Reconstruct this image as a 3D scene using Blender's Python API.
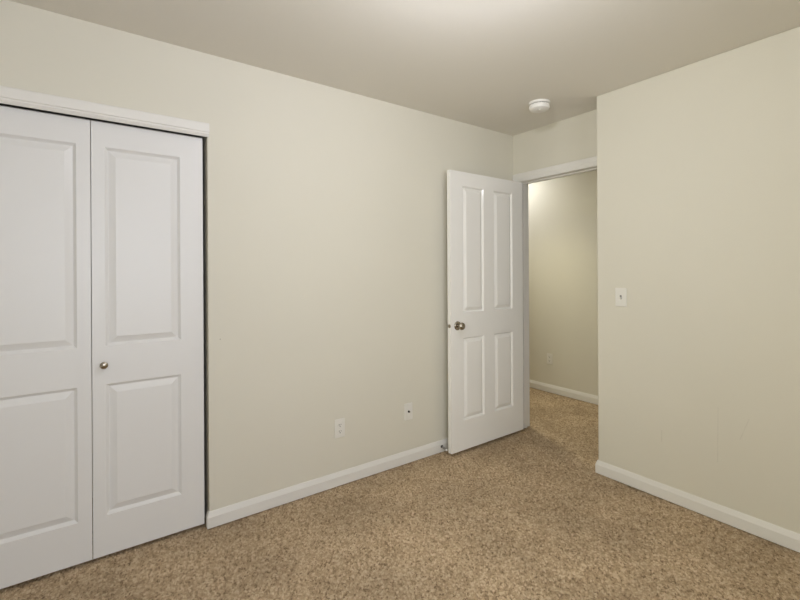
import bpy, bmesh, math
import numpy as np
from mathutils import Matrix, Vector

# ------------------------------------------------------------------ clear
for o in list(bpy.data.objects):
    bpy.data.objects.remove(o, do_unlink=True)
S = bpy.context.scene
COL = S.collection
PI = math.pi

# ------------------------------------------------------------------ measured place (metres)
H = 2.44                      # ceiling height
EYE = 1.3163
YL = 2.389                    # face of the left wall (closet wall)
XB = 2.9007                   # face of the doorway wall
XS = 2.6821                   # face of the wall with the light switch
YJ = 1.5305                   # outside corner of that wall
XH = 4.038                    # far wall of the hallway
X0, Y0 = -0.95, -1.00         # the two walls behind the camera
WT = 0.12                     # wall thickness

# ------------------------------------------------------------------ camera
cam_d = bpy.data.cameras.new('camera')
cam = bpy.data.objects.new('camera', cam_d)
COL.objects.link(cam)
yaw, roll = 0.6253, -0.0056
c, s = math.cos(yaw), math.sin(yaw)
R = Vector((c, -s, 0)); U = Vector((0, 0, 1)); F = Vector((s, c, 0))
R2 = math.cos(roll) * R + math.sin(roll) * U
U2 = math.cos(roll) * U - math.sin(roll) * R
cam.matrix_world = Matrix(((R2.x, U2.x, -F.x, 0), (R2.y, U2.y, -F.y, 0), (R2.z, U2.z, -F.z, EYE), (0, 0, 0, 1)))
cam_d.sensor_width = 36.0
cam_d.sensor_fit = 'HORIZONTAL'
cam_d.lens = 433.45 / 800 * 36.0
cam_d.shift_y = -(300 - 270.7) / 800
cam_d.clip_start = 0.02
S.camera = cam

# ------------------------------------------------------------------ sky, added window fill, exposure
S.view_settings.view_transform = 'Standard'
S.view_settings.look = 'None'
S.view_settings.exposure = 0.0
S.view_settings.gamma = 1.0
S.view_settings.use_curve_mapping = False
w = bpy.data.worlds.new('sky'); S.world = w
w.use_nodes = True
bg = w.node_tree.nodes['Background']
bg.inputs['Color'].default_value = (0.86, 0.93, 1.0, 1)
bg.inputs['Strength'].default_value = 1.0

LAMP, LAMPC = 21, (0.97, 0.985, 1.1)       # bedroom ceiling lamp: power and colour of its bulb
HALL, HALLC = 30, (1.0, 1.02, 1.06)       # hallway ceiling lamp near the doorway
HALL_FILL, HALL_FILLC = 40, (1, 0.95, 0.7)     # added unseen hallway light that brightens the low wall
FILL_SIDE, FILL_SIDEC = 62, (1, 1, 0.82)         # fill light at the added window on the camera's left (W)
FILL_REAR, FILL_REARC = 68, (0.95, 1.0, 1.11)       # fill light at the added window behind the camera (W)

WY0, WY1, WZ0, WZ1 = -0.55, 1.05, 0.75, 2.10    # added window in the side wall, out of frame
WX0, WX1 = -0.55, 1.30                           # added window in the wall behind the camera
def window_fill_light(energy, col, loc, rot, w_, h_):
    ld = bpy.data.lights.new('added_window_fill', 'AREA')
    ld.shape = 'RECTANGLE'; ld.size = w_; ld.size_y = h_
    ld.energy = energy; ld.color = col
    lo = bpy.data.objects.new('added_window_fill', ld); COL.objects.link(lo)
    lo.location = loc; lo.rotation_euler = rot
window_fill_light(FILL_SIDE, FILL_SIDEC, (X0 - WT - 0.25, (WY0 + WY1) / 2, (WZ0 + WZ1) / 2 + 0.1), (0, -PI / 2, 0), WZ1 - WZ0 + 0.4, WY1 - WY0 + 0.5)
window_fill_light(FILL_REAR, FILL_REARC, ((WX0 + WX1) / 2, Y0 - WT - 0.25, (WZ0 + WZ1) / 2 + 0.1), (PI / 2, 0, 0), WX1 - WX0 + 0.5, WZ1 - WZ0 + 0.4)

# ------------------------------------------------------------------ materials
def mat(name, col, rough=0.5, metal=0.0, spec=0.5, bump=None, vary=0.0, vscale=3.0):
    m = bpy.data.materials.new(name); m.use_nodes = True
    nt = m.node_tree; b = nt.nodes['Principled BSDF']
    b.inputs['Base Color'].default_value = (*col, 1)
    b.inputs['Roughness'].default_value = rough
    b.inputs['Metallic'].default_value = metal
    b.inputs['Specular IOR Level'].default_value = spec
    tc = nt.nodes.new('ShaderNodeTexCoord')
    if vary:
        n = nt.nodes.new('ShaderNodeTexNoise'); n.inputs['Scale'].default_value = vscale
        n.inputs['Detail'].default_value = 4
        nt.links.new(tc.outputs['Object'], n.inputs['Vector'])
        r = nt.nodes.new('ShaderNodeMapRange')
        r.inputs['From Min'].default_value = 0.3; r.inputs['From Max'].default_value = 0.7
        r.inputs['To Min'].default_value = 1 - vary; r.inputs['To Max'].default_value = 1 + vary
        nt.links.new(n.outputs['Fac'], r.inputs['Value'])
        mx = nt.nodes.new('ShaderNodeMix'); mx.data_type = 'RGBA'; mx.blend_type = 'MULTIPLY'
        mx.inputs['Factor'].default_value = 1.0
        mx.inputs['A'].default_value = (*col, 1)
        nt.links.new(r.outputs['Result'], mx.inputs['B'])
        nt.links.new(mx.outputs['Result'], b.inputs['Base Color'])
    if bump:
        n = nt.nodes.new('ShaderNodeTexNoise'); n.inputs['Scale'].default_value = bump[0]
        n.inputs['Detail'].default_value = 3
        nt.links.new(tc.outputs['Object'], n.inputs['Vector'])
        bp = nt.nodes.new('ShaderNodeBump'); bp.inputs['Strength'].default_value = bump[1]
        bp.inputs['Distance'].default_value = bump[2]
        nt.links.new(n.outputs['Fac'], bp.inputs['Height'])
        nt.links.new(bp.outputs['Normal'], b.inputs['Normal'])
    return m

WALLC = (0.715, 0.68, 0.578)
M_wall = mat('cream_wall_paint', WALLC, 0.75, spec=0.25, bump=(160, 0.12, 0.002), vary=0.012, vscale=1.6)
def scuffed(src, marks, axes, depth):
    """a copy of a wall paint with thin worn scratches: marks are (u0, v0, u1, v1, half width) in metres on the wall"""
    m = src.copy(); m.name = 'cream_wall_paint_scuffed'; nt = m.node_tree; N = nt.nodes; L = nt.links
    b = N['Principled BSDF']; base = b.inputs['Base Color'].links[0].from_socket
    tc = N.new('ShaderNodeTexCoord'); sp = N.new('ShaderNodeSeparateXYZ'); L.new(tc.outputs['Object'], sp.inputs[0])
    def math_(op, x, y, z=None):
        n = N.new('ShaderNodeMath'); n.operation = op
        for i, v in enumerate((x, y, z)):
            if v is None: continue
            if isinstance(v, (int, float)): n.inputs[i].default_value = v
            else: L.new(v, n.inputs[i])
        return n.outputs[0]
    u, v = sp.outputs[axes[0]], sp.outputs[axes[1]]
    total = None
    for u0, v0, u1, v1, hw in marks:
        k = (u1 - u0) / (v1 - v0)
        off = math_('ABSOLUTE', math_('SUBTRACT', math_('SUBTRACT', u, u0), math_('MULTIPLY', math_('SUBTRACT', v, v0), k)), 0)
        line = math_('LESS_THAN', off, hw)
        seg = math_('MULTIPLY', math_('GREATER_THAN', v, min(v0, v1)), math_('LESS_THAN', v, max(v0, v1)))
        q = math_('MULTIPLY', line, seg)
        total = q if total is None else math_('MAXIMUM', total, q)
    nz = N.new('ShaderNodeTexNoise'); nz.inputs['Scale'].default_value = 30
    L.new(tc.outputs['Object'], nz.inputs['Vector'])
    fac = math_('MULTIPLY', math_('MULTIPLY', total, nz.outputs['Fac']), depth)
    mx = N.new('ShaderNodeMix'); mx.data_type = 'RGBA'; mx.inputs['B'].default_value = (0.30, 0.27, 0.21, 1)
    L.new(fac, mx.inputs['Factor']); L.new(base, mx.inputs['A']); L.new(mx.outputs['Result'], b.inputs['Base Color'])
    return m
M_scuff = scuffed(M_wall, [(0.870, 0.590, 0.873, 0.300, 0.0022), (1.146, 0.390, 1.147, 0.320, 0.003), (0.738, 0.565, 0.776, 0.450, 0.0025)], (1, 2), 0.2)
M_nail = scuffed(M_wall, [(0.563, 0.966, 0.5631, 0.961, 0.0028)], (0, 2), 1.0)
M_hall = M_wall
M_ceil = mat('ceiling_paint', (0.80, 0.765, 0.695), 0.9, spec=0.15, bump=(110, 0.2, 0.003))
M_trim = mat('white_trim_paint', (0.785, 0.76, 0.71), 0.42, spec=0.4, bump=(40, 0.03, 0.002))
M_door = mat('white_door_paint', (0.765, 0.75, 0.725), 0.38, spec=0.45, bump=(55, 0.03, 0.002))
M_entry = mat('white_semigloss_door_paint', (0.875, 0.855, 0.815), 0.14, spec=0.5, bump=(45, 0.03, 0.002))
M_plate = mat('white_plastic', (0.79, 0.765, 0.70), 0.35)
M_detector = mat('off_white_plastic', (0.86, 0.84, 0.80), 0.45)
M_dark = mat('dark_slot', (0.02, 0.018, 0.015), 0.6)
M_nickel = mat('satin_nickel', (0.42, 0.38, 0.32), 0.24, metal=1.0)
M_steel = mat('spring_steel', (0.45, 0.43, 0.40), 0.35, metal=1.0)
M_rubber = mat('white_rubber', (0.80, 0.78, 0.72), 0.6)
M_bronze = mat('dark_bronze', (0.05, 0.04, 0.03), 0.4, metal=0.6)
M_grey = mat('grey_plastic', (0.25, 0.24, 0.22), 0.5)

def emit_mat(name, col, strength):
    m = bpy.data.materials.new(name); m.use_nodes = True
    nt = m.node_tree; b = nt.nodes['Principled BSDF']
    b.inputs['Base Color'].default_value = (0.8, 0.78, 0.74, 1)
    b.inputs['Emission Color'].default_value = (*col, 1)
    b.inputs['Emission Strength'].default_value = strength
    return m
def bulb_glass(name, col, strength):
    """clear bulb glass that glows a little; lets the light of the filament inside through"""
    m = bpy.data.materials.new(name); m.use_nodes = True
    nt = m.node_tree; nt.nodes.remove(nt.nodes['Principled BSDF'])
    t = nt.nodes.new('ShaderNodeBsdfTransparent'); e = nt.nodes.new('ShaderNodeEmission')
    e.inputs['Color'].default_value = (*col, 1); e.inputs['Strength'].default_value = strength
    a = nt.nodes.new('ShaderNodeAddShader')
    nt.links.new(t.outputs[0], a.inputs[0]); nt.links.new(e.outputs[0], a.inputs[1])
    nt.links.new(a.outputs[0], nt.nodes['Material Output'].inputs['Surface'])
    return m
M_bowl = bulb_glass('lit_bulb_glass', LAMPC, 4.0)
M_hbowl = emit_mat('lit_frosted_glass_hallway', HALLC, HALL)

def carpet():
    m = bpy.data.materials.new('tan_frieze_carpet'); m.use_nodes = True
    nt = m.node_tree; N = nt.nodes; L = nt.links; b = N['Principled BSDF']
    b.inputs['Roughness'].default_value = 0.95
    b.inputs['Specular IOR Level'].default_value = 0.05
    tc = N.new('ShaderNodeTexCoord')
    at = N.new('ShaderNodeAttribute'); at.attribute_name = 'yarn'     # each tuft has its own tone of yarn
    fine = N.new('ShaderNodeTexNoise'); fine.inputs['Scale'].default_value = 330; fine.inputs['Detail'].default_value = 3
    L.new(tc.outputs['Object'], fine.inputs['Vector'])
    av = N.new('ShaderNodeMath'); av.operation = 'MULTIPLY_ADD'
    L.new(fine.outputs['Fac'], av.inputs[0]); av.inputs[1].default_value = 0.9
    h2 = N.new('ShaderNodeMath'); h2.operation = 'MULTIPLY'; h2.inputs[1].default_value = 0.55
    L.new(at.outputs['Fac'], h2.inputs[0]); L.new(h2.outputs[0], av.inputs[2])
    cr = N.new('ShaderNodeValToRGB')
    e = cr.color_ramp.elements
    e[0].position = 0.40; e[0].color = (0.15, 0.10, 0.058, 1)
    e[1].position = 1.0; e[1].color = (0.64, 0.51, 0.35, 1)
    k = e.new(0.55); k.color = (0.38, 0.275, 0.168, 1)
    k = e.new(0.80); k.color = (0.51, 0.38, 0.243, 1)
    L.new(av.outputs[0], cr.inputs['Fac'])
    # broad light and dark patches: pile-lay shading painted into the colour
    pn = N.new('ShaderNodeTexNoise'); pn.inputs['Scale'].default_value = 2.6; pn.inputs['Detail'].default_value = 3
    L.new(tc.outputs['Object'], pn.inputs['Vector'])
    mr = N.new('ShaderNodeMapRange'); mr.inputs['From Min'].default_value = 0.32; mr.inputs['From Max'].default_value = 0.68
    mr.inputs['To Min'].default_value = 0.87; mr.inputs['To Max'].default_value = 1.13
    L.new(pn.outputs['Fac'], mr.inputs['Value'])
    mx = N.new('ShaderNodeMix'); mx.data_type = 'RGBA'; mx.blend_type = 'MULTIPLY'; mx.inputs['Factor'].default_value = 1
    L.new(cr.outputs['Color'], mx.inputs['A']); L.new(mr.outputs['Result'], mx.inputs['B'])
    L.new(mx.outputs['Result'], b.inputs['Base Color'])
    bp = N.new('ShaderNodeBump'); bp.inputs['Strength'].default_value = 0.6; bp.inputs['Distance'].default_value = 0.003
    L.new(fine.outputs['Fac'], bp.inputs['Height']); L.new(bp.outputs['Normal'], b.inputs['Normal'])
    return m
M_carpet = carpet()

def glass():
    m = bpy.data.materials.new('window_glass'); m.use_nodes = True
    nt = m.node_tree; nt.nodes.remove(nt.nodes['Principled BSDF'])
    t = nt.nodes.new('ShaderNodeBsdfTransparent'); g = nt.nodes.new('ShaderNodeBsdfGlossy')
    g.inputs['Roughness'].default_value = 0.02
    f = nt.nodes.new('ShaderNodeFresnel'); f.inputs['IOR'].default_value = 1.45
    mx = nt.nodes.new('ShaderNodeMixShader')
    nt.links.new(f.outputs[0], mx.inputs[0]); nt.links.new(t.outputs[0], mx.inputs[1]); nt.links.new(g.outputs[0], mx.inputs[2])
    nt.links.new(mx.outputs[0], nt.nodes['Material Output'].inputs['Surface'])
    return m
M_glass = glass()

# ------------------------------------------------------------------ helpers
def box(bm, x0, x1, y0, y1, z0, z1):
    v = [bm.verts.new(p) for p in ((x0, y0, z0), (x1, y0, z0), (x1, y1, z0), (x0, y1, z0),
                                   (x0, y0, z1), (x1, y0, z1), (x1, y1, z1), (x0, y1, z1))]
    for f in ((3, 2, 1, 0), (4, 5, 6, 7), (0, 1, 5, 4), (1, 2, 6, 5), (2, 3, 7, 6), (3, 0, 4, 7)):
        bm.faces.new([v[i] for i in f])

def prism(bm, poly, fn, a, b):
    """extrude a 2-D outline; fn(u, v, t) -> point; t runs a..b (scalars, or per-point callables)"""
    A = [bm.verts.new(fn(u, v, a(u, v) if callable(a) else a)) for u, v in poly]
    B = [bm.verts.new(fn(u, v, b(u, v) if callable(b) else b)) for u, v in poly]
    n = len(poly)
    for i in range(n):
        bm.faces.new((A[i], A[(i + 1) % n], B[(i + 1) % n], B[i]))
    bm.faces.new(A[::-1]); bm.faces.new(B)

def lathe(bm, prof, mtx=Matrix(), seg=32):
    """prof: list of (radius, height); revolved about local Z, ends capped"""
    rings = []
    for r, h in prof:
        if r < 1e-6:
            rings.append([bm.verts.new(mtx @ Vector((0, 0, h)))])
        else:
            rings.append([bm.verts.new(mtx @ Vector((r * math.cos(2 * PI * i / seg), r * math.sin(2 * PI * i / seg), h))) for i in range(seg)])
    for a, b in zip(rings, rings[1:]):
        for i in range(seg):
            j = (i + 1) % seg
            q = [a[i % len(a)], a[j % len(a)], b[j % len(b)], b[i % len(b)]]
            q = list(dict.fromkeys(q))
            if len(q) >= 3: bm.faces.new(q)
    for r, rev in ((rings[0], True), (rings[-1], False)):
        if len(r) > 1: bm.faces.new(r[::-1] if rev else r)

def obj(name, bm, m, parent=None, smooth=False, bevel=0.0, seg=2):
    bmesh.ops.recalc_face_normals(bm, faces=bm.faces)
    me = bpy.data.meshes.new(name); bm.to_mesh(me); bm.free()
    me.materials.append(m)
    o = bpy.data.objects.new(name, me); COL.objects.link(o)
    if smooth:
        for p in me.polygons: p.use_smooth = True
        me.set_sharp_from_angle(angle=math.radians(38))
    if bevel:
        md = o.modifiers.new('bevel', 'BEVEL'); md.width = bevel; md.segments = seg; md.limit_method = 'ANGLE'
        md.angle_limit = math.radians(40)
    if parent: o.parent = parent
    return o

def struct(name, bm, m, label=None, **k):
    o = obj(name, bm, m, **k); o['kind'] = 'structure'
    if label: o['label'] = label
    return o

def thing(name, label, cat, mtx=Matrix(), group=None):
    o = bpy.data.objects.new(name, None); COL.objects.link(o)
    o.empty_display_size = 0.05; o.matrix_world = mtx
    o['label'] = label; o['category'] = cat
    if group: o['group'] = group
    return o

def bxm(*a):
    bm = bmesh.new(); box(bm, *a); return bm

# ------------------------------------------------------------------ shell
CX0, CX1, CZ = -0.491, 0.506, 2.060            # closet opening
DY0, DY1, DZ = 1.532, 2.344, 2.056             # rough doorway opening in the far wall

HY0, HY1 = 0.0, 4.4                            # hallway length
def carpet_mesh():
    """the carpet as real pile: a fine grid over the part of the floor in view, raised into twisted tufts, its top at z = 0"""
    def axis(stops):
        out = [np.array([stops[0][0]])]
        for (p, _), (q, d) in zip(stops, stops[1:]):
            out.append(np.linspace(p, q, max(1, int(round((q - p) / d))) + 1)[1:])
        return np.concatenate(out)
    xs = axis([(X0 - WT, 0), (X0, 0.06), (-0.40, 0.008), (2.3, 0.0038), (XH, 0.006), (XH + WT, 0.06)])
    ys = axis([(Y0 - WT, 0), (Y0, 0.06), (0.24, 0.008), (2.0, 0.0038), (3.25, 0.006), (HY1 + WT, 0.012)])
    X, Y = np.meshgrid(xs, ys, indexing='ij')
    rng = np.random.default_rng(7)
    SP = 0.0082                                     # spacing of the tufts
    ox, oy = X0 - WT - 0.1, Y0 - WT - 0.1
    nx, ny = int((XH + WT + 0.1 - ox) / SP) + 3, int((HY1 + WT + 0.1 - oy) / SP) + 3
    jx, jy = rng.random((nx, ny)), rng.random((nx, ny))
    th, sq, top, tone = rng.random((nx, ny)) * PI, 0.55 + 0.45 * rng.random((nx, ny)), rng.random((nx, ny)), rng.random((nx, ny))
    gi, gj = ((X - ox) / SP).astype(int), ((Y - oy) / SP).astype(int)
    best = np.full(X.shape, 1e9); bt = np.zeros(X.shape); bc = np.zeros(X.shape)
    for di in (-1, 0, 1):
        for dj in (-1, 0, 1):
            i, j = np.clip(gi + di, 0, nx - 1), np.clip(gj + dj, 0, ny - 1)
            dx, dy = (X - ox) / SP - (i + jx[i, j]), (Y - oy) / SP - (j + jy[i, j])
            a = th[i, j]; u, v = dx * np.cos(a) + dy * np.sin(a), -dx * np.sin(a) + dy * np.cos(a)
            d = (u * sq[i, j]) ** 2 + (v / sq[i, j]) ** 2 - 0.25 * top[i, j]
            m = d < best
            best = np.where(m, d, best); bt = np.where(m, top[i, j], bt); bc = np.where(m, tone[i, j], bc)
    Z = -0.0130 * np.clip(best + 0.25, 0, 0.9) - 0.0020 * (1 - bt) - 0.0012 * rng.random(X.shape)
    Z -= Z.max()
    n, m = X.shape
    me = bpy.data.meshes.new('floor')
    co = np.stack([X, Y, Z], -1).reshape(-1, 3).astype(np.float32)
    idx = np.arange(n * m).reshape(n, m)
    quads = np.stack([idx[:-1, :-1], idx[1:, :-1], idx[1:, 1:], idx[:-1, 1:]], -1).reshape(-1, 4).astype(np.int32)
    me.vertices.add(n * m); me.vertices.foreach_set('co', co.ravel())
    me.loops.add(quads.size); me.loops.foreach_set('vertex_index', quads.ravel())
    me.polygons.add(len(quads)); me.polygons.foreach_set('loop_start', np.arange(len(quads), dtype=np.int32) * 4)
    me.polygons.foreach_set('use_smooth', np.ones(len(quads), dtype=bool))
    at = me.attributes.new('yarn', 'FLOAT', 'POINT'); at.data.foreach_set('value', bc.ravel().astype(np.float32))
    me.update(calc_edges=True); me.validate()
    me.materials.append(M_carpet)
    o = bpy.data.objects.new('floor', me); COL.objects.link(o)
    o['kind'] = 'structure'; o['label'] = 'tan frieze carpet covering the bedroom and hallway floor'
carpet_mesh()

bm = bmesh.new()
box(bm, X0 - WT, XH + WT, Y0 - WT, HY1 + WT, H, H + 0.10)
struct('ceiling', bm, M_ceil, 'flat off-white painted ceiling')

bm = bmesh.new()
def wall_open(bm, axis_pts):
    for a in axis_pts: box(bm, *a)
wall_open(bm, [(X0, CX0, YL, YL + WT, 0, H), (CX1, XB, YL, YL + WT, 0, H), (CX0, CX1, YL, YL + WT, CZ, H)])
struct('wall_left', bm, M_nail, 'cream wall holding the white closet doors')

bm = bmesh.new()
wall_open(bm, [(XB, XB + WT, DY1, HY1, 0, H), (XB, XB + WT, HY0, DY0, 0, H), (XB, XB + WT, DY0, DY1, DZ, H)])
struct('wall_far', bm, M_wall, 'short cream wall around the open doorway')

bm = bmesh.new()
box(bm, XS, XB - 0.002, Y0, YJ, 0, H)
struct('wall_right', bm, M_scuff, 'cream wall carrying the light switch, ending in an outside corner', bevel=0.006, seg=3)

bm = bmesh.new()
wall_open(bm, [(X0 - WT, X0, Y0 - WT, WY0, 0, H), (X0 - WT, X0, WY1, YL + WT, 0, H),
               (X0 - WT, X0, WY0, WY1, 0, WZ0), (X0 - WT, X0, WY0, WY1, WZ1, H)])
struct('wall_side', bm, M_wall)
bm = bmesh.new()
wall_open(bm, [(X0, WX0, Y0 - WT, Y0, 0, H), (WX1, XB, Y0 - WT, Y0, 0, H),
               (WX0, WX1, Y0 - WT, Y0, 0, WZ0), (WX0, WX1, Y0 - WT, Y0, WZ1, H)])
struct('wall_rear', bm, M_wall)

bm = bmesh.new()
box(bm, XH, XH + WT, HY0 - WT, HY1 + WT, 0, H)
struct('wall_hall', bm, M_hall, 'cream hallway wall seen through the doorway')
struct('wall_hall_end', bxm(XB, XH, HY1, HY1 + WT, 0, H), M_hall)
struct('wall_hall_start', bxm(XB + WT, XH, HY0 - WT, HY0, 0, H), M_hall)

bm = bmesh.new()                                # the closet behind the bifold doors
box(bm, X0, 1.2, YL + 0.72, YL + 0.76, 0, H)
box(bm, X0, X0 + 0.04, YL + WT, YL + 0.72, 0, H)
box(bm, 1.16, 1.2, YL + WT, YL + 0.72, 0, H)
struct('wall_closet', bm, M_wall)

# two added windows for the fill light, both unseen: local x across, y outwards, z up
def window(name, mtx, w_):
    wr = bpy.data.objects.new(name, None); COL.objects.link(wr); wr['kind'] = 'structure'; wr.matrix_world = mtx
    bm = bmesh.new(); fw = 0.05; a = w_ / 2
    for q in ((-a, a, WZ0, WZ0 + fw), (-a, a, WZ1 - fw, WZ1), (-a, -a + fw, WZ0 + fw, WZ1 - fw), (a - fw, a, WZ0 + fw, WZ1 - fw),
              (-fw / 2, fw / 2, WZ0 + fw, WZ1 - fw)):
        box(bm, q[0], q[1], 0.04, 0.09, q[2], q[3])
    obj('window_frame', bm, M_trim, wr, bevel=0.003)
    for xa, xb in ((-a + fw, -fw / 2), (fw / 2, a - fw)):
        obj('window_pane', bxm(xa, xb, 0.062, 0.068, WZ0 + fw, WZ1 - fw), M_glass, wr)
    obj('window_sill', bxm(-a - 0.04, a + 0.04, -0.04, 0.04, WZ0 - 0.025, WZ0), M_trim, wr, bevel=0.004)
window('added_window_1', Matrix.Translation((X0, (WY0 + WY1) / 2, 0)) @ Matrix.Rotation(PI / 2, 4, 'Z'), WY1 - WY0)
window('added_window_2', Matrix.Translation(((WX0 + WX1) / 2, Y0, 0)) @ Matrix.Rotation(PI, 4, 'Z'), WX1 - WX0)

# ------------------------------------------------------------------ baseboards
T, BH = 0.013, 0.0815
BASE = [(0, 0), (T, 0), (T, BH * 0.68), (T * 0.92, BH * 0.70), (T * 0.38, BH * 0.97), (T * 0.25, BH), (0, BH)]

bm = bmesh.new()
prism(bm, BASE, lambda u, v, t: (t, YL - u, v), lambda u, v: CX1 - u, XB - 0.0155)
prism(bm, BASE, lambda u, v, t: (CX1 - u, t, v), lambda u, v: YL - u, YL + 0.022)
prism(bm, BASE, lambda u, v, t: (t, YL - u, v), X0, CX0)
struct('baseboard_left', bm, M_trim, 'white baseboard along the closet wall')
bm = bmesh.new()
prism(bm, BASE, lambda u, v, t: (XS - u, t, v), Y0, lambda u, v: YJ + u)
prism(bm, BASE, lambda u, v, t: (t, YJ + u, v), lambda u, v: XS - u, XB - 0.002)
struct('baseboard_right', bm, M_trim, 'white baseboard under the light switch wall')
bm = bmesh.new()
prism(bm, BASE, lambda u, v, t: (XH - u, t, v), HY0, HY1)
struct('baseboard_hall', bm, M_trim, 'white baseboard of the hallway wall')
bm = bmesh.new()
prism(bm, BASE, lambda u, v, t: (t, Y0 + u, v), X0, XS)
struct('baseboard_rear', bm, M_trim)
bm = bmesh.new()
prism(bm, BASE, lambda u, v, t: (X0 + u, t, v), Y0, YL)
struct('baseboard_side', bm, M_trim)

# ------------------------------------------------------------------ trim
bm = bmesh.new()                                # head casing over the closet
HC = [(0, 2.010), (0.003, 2.010), (0.012, 2.024), (0.0125, 2.030), (0.0165, 2.034), (0.0165, 2.073), (0.013, 2.078), (0, 2.078)]
prism(bm, HC, lambda u, v, t: (t, YL - u, v), CX0 - 0.006, CX1 + 0.006)
struct('trim_1', bm, M_trim, 'white head casing above the closet doors')

bm = bmesh.new()                                # casing round the doorway: head and hinge side
DC = [(0, 0), (0.007, 0), (0.010, 0.012), (0.013, 0.024), (0.0155, 0.030), (0.0155, 0.062), (0.012, 0.066), (0, 0.066)]
ZC, YC = 2.045, 2.320
prism(bm, DC, lambda u, v, t: (XB - u, t, ZC + v), YJ + 0.004, lambda u, v: YC + v)
prism(bm, DC, lambda u, v, t: (XB - u, YC + v, t), 0.0, lambda u, v: ZC + v)
struct('trim_2', bm, M_trim, 'white casing around the open doorway')

bm = bmesh.new()                                # jambs with stop
JY, JZ = 2.329, 2.042
box(bm, XB - 0.001, XB + WT + 0.001, JY, DY1, 0, DZ)
box(bm, XB - 0.001, XB + WT + 0.001, DY0, JY, JZ, DZ)
box(bm, XB + 0.038, XB + 0.074, JY - 0.0115, JY, 0, JZ)
box(bm, XB + 0.038, XB + 0.074, DY0, JY - 0.0115, JZ - 0.0115, JZ)
struct('trim_3', bm, M_trim, 'white door jamb with stop strip', bevel=0.0012)

# casing on the hallway side of the doorway
bm = bmesh.new()
prism(bm, DC, lambda u, v, t: (XB + WT + u, t, ZC + v), DY0, lambda u, v: JY + 0.004 + v)
prism(bm, DC, lambda u, v, t: (XB + WT + u, JY + 0.004 + v, t), 0.0, lambda u, v: ZC + v)
struct('trim_4', bm, M_trim)

# ------------------------------------------------------------------ panelled doors
# door-local frame: x along the width, y into the door (front face y = 0), z up
PROF = [(0.0, 0.0), (0.0015, 0.0015), (0.0105, 0.0105), (0.013, 0.0118), (0.0155, 0.0114), (0.040, 0.0014), (0.043, 0.0006)]
def panel_mesh(bm, x0, x1, z0, z1, yf, sgn, scale=1.0):
    rings = []
    for d, dep in PROF:
        d *= scale
        rings.append([bm.verts.new((x, yf + sgn * dep, z)) for x, z in ((x0 + d, z0 + d), (x1 - d, z0 + d), (x1 - d, z1 - d), (x0 + d, z1 - d))])
    for a, b in zip(rings, rings[1:]):
        for i in range(4):
            j = (i + 1) % 4
            bm.faces.new((a[i], a[j], b[j], b[i]))
    bm.faces.new(rings[-1])

def slab_mesh(x0, x1, z0, z1, th, rects, both=False):
    bm = bmesh.new()
    xs = sorted({x0, x1, *[r[0] for r in rects], *[r[1] for r in rects]})
    zs = sorted({z0, z1, *[r[2] for r in rects], *[r[3] for r in rects]})
    def face(y, holes):
        g = {}
        for i, x in enumerate(xs):
            for k, z in enumerate(zs): g[i, k] = bm.verts.new((x, y, z))
        for i in range(len(xs) - 1):
            for k in range(len(zs) - 1):
                cx, cz = (xs[i] + xs[i + 1]) / 2, (zs[k] + zs[k + 1]) / 2
                if holes and any(r[0] < cx < r[1] and r[2] < cz < r[3] for r in rects): continue
                bm.faces.new((g[i, k], g[i + 1, k], g[i + 1, k + 1], g[i, k + 1]))
        return g
    a, b = face(0.0, True), face(th, both)
    n, m = len(xs) - 1, len(zs) - 1
    for i in range(n):
        bm.faces.new((a[i, 0], b[i, 0], b[i + 1, 0], a[i + 1, 0]))
        bm.faces.new((a[i, m], a[i + 1, m], b[i + 1, m], b[i, m]))
    for k in range(m):
        bm.faces.new((a[0, k], a[0, k + 1], b[0, k + 1], b[0, k]))
        bm.faces.new((a[n, k], b[n, k], b[n, k + 1], a[n, k + 1]))
    return bm

def flat_obj(name, bm, m, parent):
    me = bpy.data.meshes.new(name); bm.to_mesh(me); bm.free(); me.materials.append(m)
    o = bpy.data.objects.new(name, me); COL.objects.link(o); o.parent = parent
    return o

# closet bifold: two leaves
YD = 2.4157
closet = thing('door_2', 'white bifold closet door of two molded panel leaves', 'closet door', Matrix.Translation((0, YD, 0)))
closet['kind'] = 'structure'
ZB, ZT = 0.0134, 2.0075
for x0, x1, px0, px1, side in ((-0.4705, 0.0142, -0.405, -0.0375, 'left'), (0.0168, 0.487, 0.068, 0.381, 'right')):
    if side == 'left': px0, px1 = -0.425, -0.0375
    rects = [(px0, px1, 0.799, 0.799, )]
    rects = [(px0, px1, 0.197, 0.801), (px0, px1, 0.976, 1.894)]
    leaf = flat_obj('leaf', slab_mesh(x0, x1, ZB, ZT, 0.034, rects), M_door, closet)
    leaf['label'] = side + ' leaf of the closet door' + (', with a small round nickel knob' if side == 'right' else '')
    for r in rects:
        bm = bmesh.new(); panel_mesh(bm, *r, 0.0, 1)
        flat_obj('panel', bm, M_door, leaf)
    if side == 'right':
        bm = bmesh.new()
        lathe(bm, [(0.009, 0.0), (0.0085, 0.004), (0.006, 0.008), (0.006, 0.013), (0.010, 0.016), (0.0155, 0.020), (0.0165, 0.024),
                   (0.0155, 0.028), (0.011, 0.0315), (0.005, 0.033), (0, 0.0334)],
              Matrix.Translation((0.0605, 0, 0.892)) @ Matrix.Rotation(PI / 2, 4, 'X'), 32)
        k = obj('knob', bm, M_nickel, leaf, smooth=True); k['label'] = 'small round nickel knob'

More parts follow.
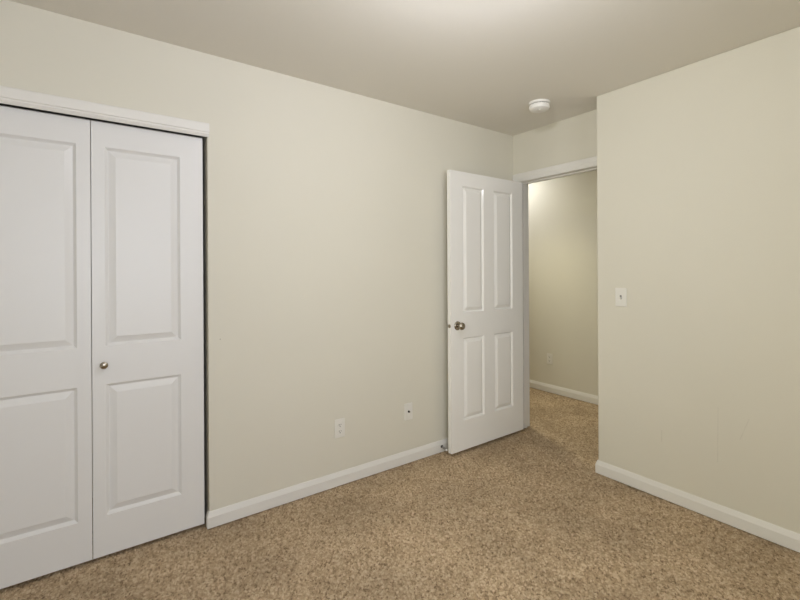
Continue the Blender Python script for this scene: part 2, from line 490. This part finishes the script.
# entry door, open against the left wall. Hinge edge at X ~ 2.88
hx, hy = 2.8799, 2.2808
fx, fy = 2.0825, 2.2719
ang = math.atan2(hy - fy, hx - fx)
Wd = math.hypot(hx - fx, hy - fy)
entry = thing('door_1', 'white four panel door standing open against the left wall', 'door',
              Matrix.Translation((fx, fy, 0)) @ Matrix.Rotation(ang, 4, 'Z'))
entry['kind'] = 'structure'
ox = -fx + 0.005
rects = [(2.197 + ox, 2.417 + ox, 0.231, 0.829), (2.529 + ox, 2.748 + ox, 0.231, 0.829),
         (2.197 + ox, 2.417 + ox, 1.010, 1.926), (2.529 + ox, 2.748 + ox, 1.010, 1.926)]
slab = flat_obj('slab', slab_mesh(0, Wd, 0.018, 2.0285, 0.035, rects, both=True), M_entry, entry)
for r in rects:
    bm = bmesh.new(); panel_mesh(bm, *r, 0.0, 1, 0.9); panel_mesh(bm, *r, 0.035, -1, 0.9)
    obj('panel', bm, M_entry, entry)
for sgn, y in ((1, 0.0), (-1, 0.035)):          # knob on the visible face and its twin behind
    K = Matrix.Translation((2.139 + ox, y, 0.921)) @ Matrix.Rotation(PI / 2 * sgn, 4, 'X')
    bm = bmesh.new()
    q = 1.0 if sgn > 0 else 0.75
    lathe(bm, [(0.010, 0.006), (0.0105, 0.020 * q), (0.013, 0.026 * q), (0.0215, 0.032 * q), (0.0262, 0.040 * q), (0.0270, 0.046 * q),
               (0.0250, 0.053 * q), (0.0190, 0.059 * q), (0.009, 0.062 * q), (0, 0.0625 * q)], K, 40)
    kb = obj('knob', bm, M_nickel, entry, smooth=True); kb['label'] = 'round satin nickel door knob'
    bm = bmesh.new()
    lathe(bm, [(0.032, 0.0), (0.032, 0.003), (0.030, 0.006), (0.024, 0.009), (0.014, 0.0105), (0, 0.0105)], K, 40)
    obj('rosette', bm, M_nickel, kb, smooth=True)
bm = bmesh.new()
LM = Matrix.Translation((0, 0.0175, 0.921)) @ Matrix.Rotation(-PI / 2, 4, 'Y')
lathe(bm, [(0.0135, -0.001), (0.0135, 0.0012), (0.0115, 0.002), (0, 0.002)], LM, 24)
la = obj('latch', bm, M_nickel, entry, smooth=True); la['label'] = 'round metal latch on the door edge'
bm = bmesh.new()
prism(bm, [(0.011, -0.0065), (0.025, -0.0065), (0.011, 0.0065)], lambda u, v, t: (-(u - 0.011) , 0.0175 + v, 0.921 + t), -0.008, 0.008)
obj('latch_bolt', bm, M_nickel, la)

# ------------------------------------------------------------------ electrical plates (local: x across, z up, y = 0 on the wall, -y out)
def plate(t, w=0.070, h=0.115):
    bm = bmesh.new()
    box(bm, -w / 2, w / 2, -0.006, 0, -h / 2, h / 2)
    return obj('cover_plate', bm, M_plate, t, bevel=0.003, seg=3)
def screw(t, x, z, y=-0.006):
    bm = bmesh.new()
    lathe(bm, [(0.0032, 0), (0.0030, 0.0008), (0.0015, 0.0013), (0, 0.0014)], Matrix.Translation((x, y, z)) @ Matrix.Rotation(PI / 2, 4, 'X'), 16)
    return obj('screw', bm, M_plate, t, smooth=True)

def outlet(label, mtx, group):
    t = thing('electrical_outlet', label, 'outlet', mtx, group)
    plate(t)
    for zc in (0.0195, -0.0195):
        bm = bmesh.new(); pts = []
        for i in range(32):
            a = 2 * PI * i / 32
            pts.append((0.0172 * math.cos(a), max(-0.0138, min(0.0138, 0.0172 * math.sin(a)))))
        prism(bm, pts, lambda u, v, y: (u, y, zc + v), -0.0085, -0.004)
        r = obj('receptacle', bm, M_plate, t)
        for dx, hh in ((-0.0063, 0.0046), (0.0063, 0.0038)):
            obj('slot', bxm(dx - 0.0013, dx + 0.0013, -0.0089, -0.0080, zc + 0.0035 - hh, zc + 0.0035 + hh), M_dark, r)
        bm = bmesh.new()
        lathe(bm, [(0.0028, 0), (0.0028, 0.0009), (0, 0.0009)], Matrix.Translation((0, -0.0080, zc - 0.0075)) @ Matrix.Rotation(PI / 2, 4, 'X'), 16)
        obj('ground_hole', bm, M_dark, r)
    screw(t, 0, 0)
    return t
outlet('white duplex outlet low on the left wall beside the cable plate', Matrix.Translation((1.2575, YL, 0.3485)), 'duplex outlets')
RX = Matrix.Rotation(-PI / 2, 4, 'Z')           # for plates on walls that face -X
outlet('white duplex outlet on the hallway wall seen through the doorway', Matrix.Translation((XH, 2.843, 0.359)) @ RX, 'duplex outlets')

t = thing('cable_wall_plate', 'white coaxial cable plate low on the left wall near the open door', 'wall plate', Matrix.Translation((1.787, YL, 0.3485)))
plate(t)
bm = bmesh.new()
lathe(bm, [(0.0075, 0), (0.0075, 0.003), (0.0048, 0.003), (0.0048, 0.011), (0.0036, 0.011), (0.0036, 0.010), (0, 0.010)],
      Matrix.Translation((0, -0.006, 0)) @ Matrix.Rotation(PI / 2, 4, 'X'), 18)
o = obj('coaxial_connector', bm, M_bronze, t, smooth=True); o['label'] = 'dark threaded cable connector'
screw(t, 0, 0.042); screw(t, 0, -0.042)

t = thing('light_switch', 'white toggle light switch at the outside corner of the right wall', 'light switch', Matrix.Translation((XS, 1.3755, 1.145)) @ RX)
plate(t)
bm = bmesh.new()
box(bm, -0.0055, 0.0055, -0.0066, -0.004, -0.0125, 0.0125)
obj('toggle_slot', bm, M_grey, t)
bm = bmesh.new()
prism(bm, [(-0.005, 0.0005), (-0.005, -0.0095), (-0.0195, -0.0125), (-0.0205, -0.0065)], lambda u, v, x: (x, u, v), -0.0042, 0.0038)
tg = obj('toggle', bm, M_plate, t, bevel=0.001)
screw(t, 0, 0.030); screw(t, 0, -0.030)

# ------------------------------------------------------------------ smoke detector
t = thing('smoke_detector', 'round white smoke detector on the ceiling near the doorway', 'smoke detector', Matrix.Translation((2.472, 1.812, H)) @ Matrix.Scale(1.06, 4))
bm = bmesh.new()
lathe(bm, [(0.066, 0), (0.066, -0.006), (0.064, -0.011), (0.060, -0.013), (0, -0.013)], seg=48)
obj('mounting_plate', bm, M_detector, t, smooth=True)
bm = bmesh.new()
lathe(bm, [(0.054, -0.013), (0.054, -0.018), (0.062, -0.0185), (0.0625, -0.034), (0.059, -0.042), (0.051, -0.0455), (0.047, -0.048), (0.020, -0.0505), (0, -0.051)], seg=48)
obj('housing', bm, M_detector, t, smooth=True)
bm = bmesh.new()
for i in range(40):
    a = 2 * PI * i / 40
    m2 = Matrix.Rotation(a, 4, 'Z')
    v = [m2 @ Vector(p) for p in ((0.0545, -0.002, -0.0178), (0.0545, 0.002, -0.0178), (0.0545, 0.002, -0.0132), (0.0545, -0.002, -0.0132))]
    u = [m2 @ Vector(p) for p in ((0.0585, -0.002, -0.0178), (0.0585, 0.002, -0.0178), (0.0585, 0.002, -0.0132), (0.0585, -0.002, -0.0132))]
    A = [bm.verts.new(p) for p in v]; B = [bm.verts.new(p) for p in u]
    for k in range(4): bm.faces.new((A[k], A[(k + 1) % 4], B[(k + 1) % 4], B[k]))
    bm.faces.new(A[::-1]); bm.faces.new(B)
obj('vent_ring', bm, M_grey, t)
bm = bmesh.new()
lathe(bm, [(0.011, -0.049), (0.011, -0.0525), (0.009, -0.054), (0, -0.0542)], Matrix.Translation((-0.012, -0.010, 0)), 24)
obj('test_button', bm, M_plate, t, smooth=True)
bm = bmesh.new()
lathe(bm, [(0.0025, -0.0485), (0.0025, -0.0512), (0, -0.052)], Matrix.Translation((-0.030, -0.012, 0)), 12)
obj('indicator_light', bm, M_grey, t, smooth=True)

# ------------------------------------------------------------------ spring door stop on the baseboard, behind the open door
t = thing('door_stop', 'metal spring door stop with white tip on baseboard behind the open door', 'door stop', Matrix.Translation((2.080, YL - 0.0125, 0.040)) @ Matrix.Rotation(PI / 2 + 0.18, 4, 'X'))
bm = bmesh.new()
lathe(bm, [(0.0105, 0.0), (0.0105, 0.002), (0.0075, 0.006), (0.006, 0.008), (0, 0.008)], seg=20)
obj('base', bm, M_bronze, t, smooth=True)
cu = bpy.data.curves.new('spring', 'CURVE'); cu.dimensions = '3D'; cu.bevel_depth = 0.0010; cu.bevel_resolution = 2
sp = cu.splines.new('POLY'); n = 16 * 14; sp.points.add(n)
for i in range(n + 1):
    a = 2 * PI * i / 16; f = i / n
    rr = 0.0062 - 0.0012 * f
    sp.points[i].co = (rr * math.cos(a), rr * math.sin(a), 0.006 + 0.042 * f, 1)
tmp = bpy.data.objects.new('spring', cu); COL.objects.link(tmp)
me = bpy.data.meshes.new_from_object(tmp)
bpy.data.objects.remove(tmp); bpy.data.curves.remove(cu)
me.materials.clear(); me.materials.append(M_steel)
so = bpy.data.objects.new('spring', me); COL.objects.link(so); so.parent = t
bm = bmesh.new()
lathe(bm, [(0.0055, 0.047), (0.0075, 0.049), (0.0078, 0.056), (0.0065, 0.059), (0, 0.060)], seg=20)
o = obj('bumper_tip', bm, M_rubber, t, smooth=True); o['label'] = 'white rubber tip'

# ------------------------------------------------------------------ ceiling lamps
def bowl(name, label, mtx, m, r=0.14, d=0.085):
    t = thing(name, label, 'ceiling light', mtx)
    bm = bmesh.new()
    lathe(bm, [(r + 0.022, 0), (r + 0.022, -0.022), (r + 0.016, -0.030), (0, -0.030)], seg=48)
    obj('lamp_base', bm, M_plate, t, smooth=True)
    bm = bmesh.new()
    prof = [(r * math.cos(PI / 2 * i / 8), -0.030 - (d - 0.030) * math.sin(PI / 2 * i / 8)) for i in range(8)] + [(0, -d)]
    lathe(bm, prof, seg=32)
    obj('lamp_shade', bm, m, t, smooth=True)
    return t
t = thing('ceiling_lamp', 'round ceiling light with a globe bulb in the middle of the bedroom', 'ceiling light', Matrix.Translation((1.07, 0.99, H)))
bm = bmesh.new()
lathe(bm, [(0, 0), (0.142, 0), (0.150, -0.006), (0.154, -0.070), (0.151, -0.073), (0.147, -0.069), (0.140, -0.022), (0.03, -0.020), (0, -0.020)], seg=48)  # unseen deep rim, shaped to keep bulb light off the ceiling
obj('lamp_base', bm, M_plate, t, smooth=True)
bm = bmesh.new()
lathe(bm, [(0.016, -0.020), (0.016, -0.068), (0, -0.068)], seg=20)
obj('socket', bm, M_grey, t, smooth=True)
bm = bmesh.new()
lathe(bm, [(0.045 * math.sin(PI * i / 12), -0.112 + 0.045 * math.cos(PI * i / 12)) for i in range(13)], seg=24)
obj('globe_bulb', bm, M_bowl, t, smooth=True)
pl = bpy.data.lights.new('globe_bulb_light', 'POINT'); pl.energy = LAMP; pl.color = LAMPC; pl.shadow_soft_size = 0.032
po = bpy.data.objects.new('globe_bulb_light', pl); COL.objects.link(po); po.location = (1.07, 0.99, H - 0.112)
bowl('hallway_lamp', 'round glass bowl ceiling light in the hallway', Matrix.Translation((3.64, 3.20, H)), M_hbowl, 0.13, 0.10)
# added canister light, unseen, to brighten the hallway's low wall and floor
t = thing('added_hall_fill', 'added white canister light filling the hallway', 'ceiling light', Matrix.Translation((3.22, 2.80, H)))
bm = bmesh.new()
lathe(bm, [(0, 0), (0.055, 0), (0.058, -0.004), (0.058, -0.118), (0.055, -0.120), (0.050, -0.120), (0.048, -0.114), (0.048, -0.05), (0, -0.05)], seg=40)
obj('canister', bm, M_plate, t, smooth=True)
sl = bpy.data.lights.new('hall_fill_beam', 'SPOT'); sl.energy = HALL_FILL; sl.color = HALL_FILLC
sl.spot_size = math.radians(120); sl.spot_blend = 1.0; sl.shadow_soft_size = 0.04
so = bpy.data.objects.new('hall_fill_beam', sl); COL.objects.link(so); so.location = (3.22, 2.80, H - 0.125)
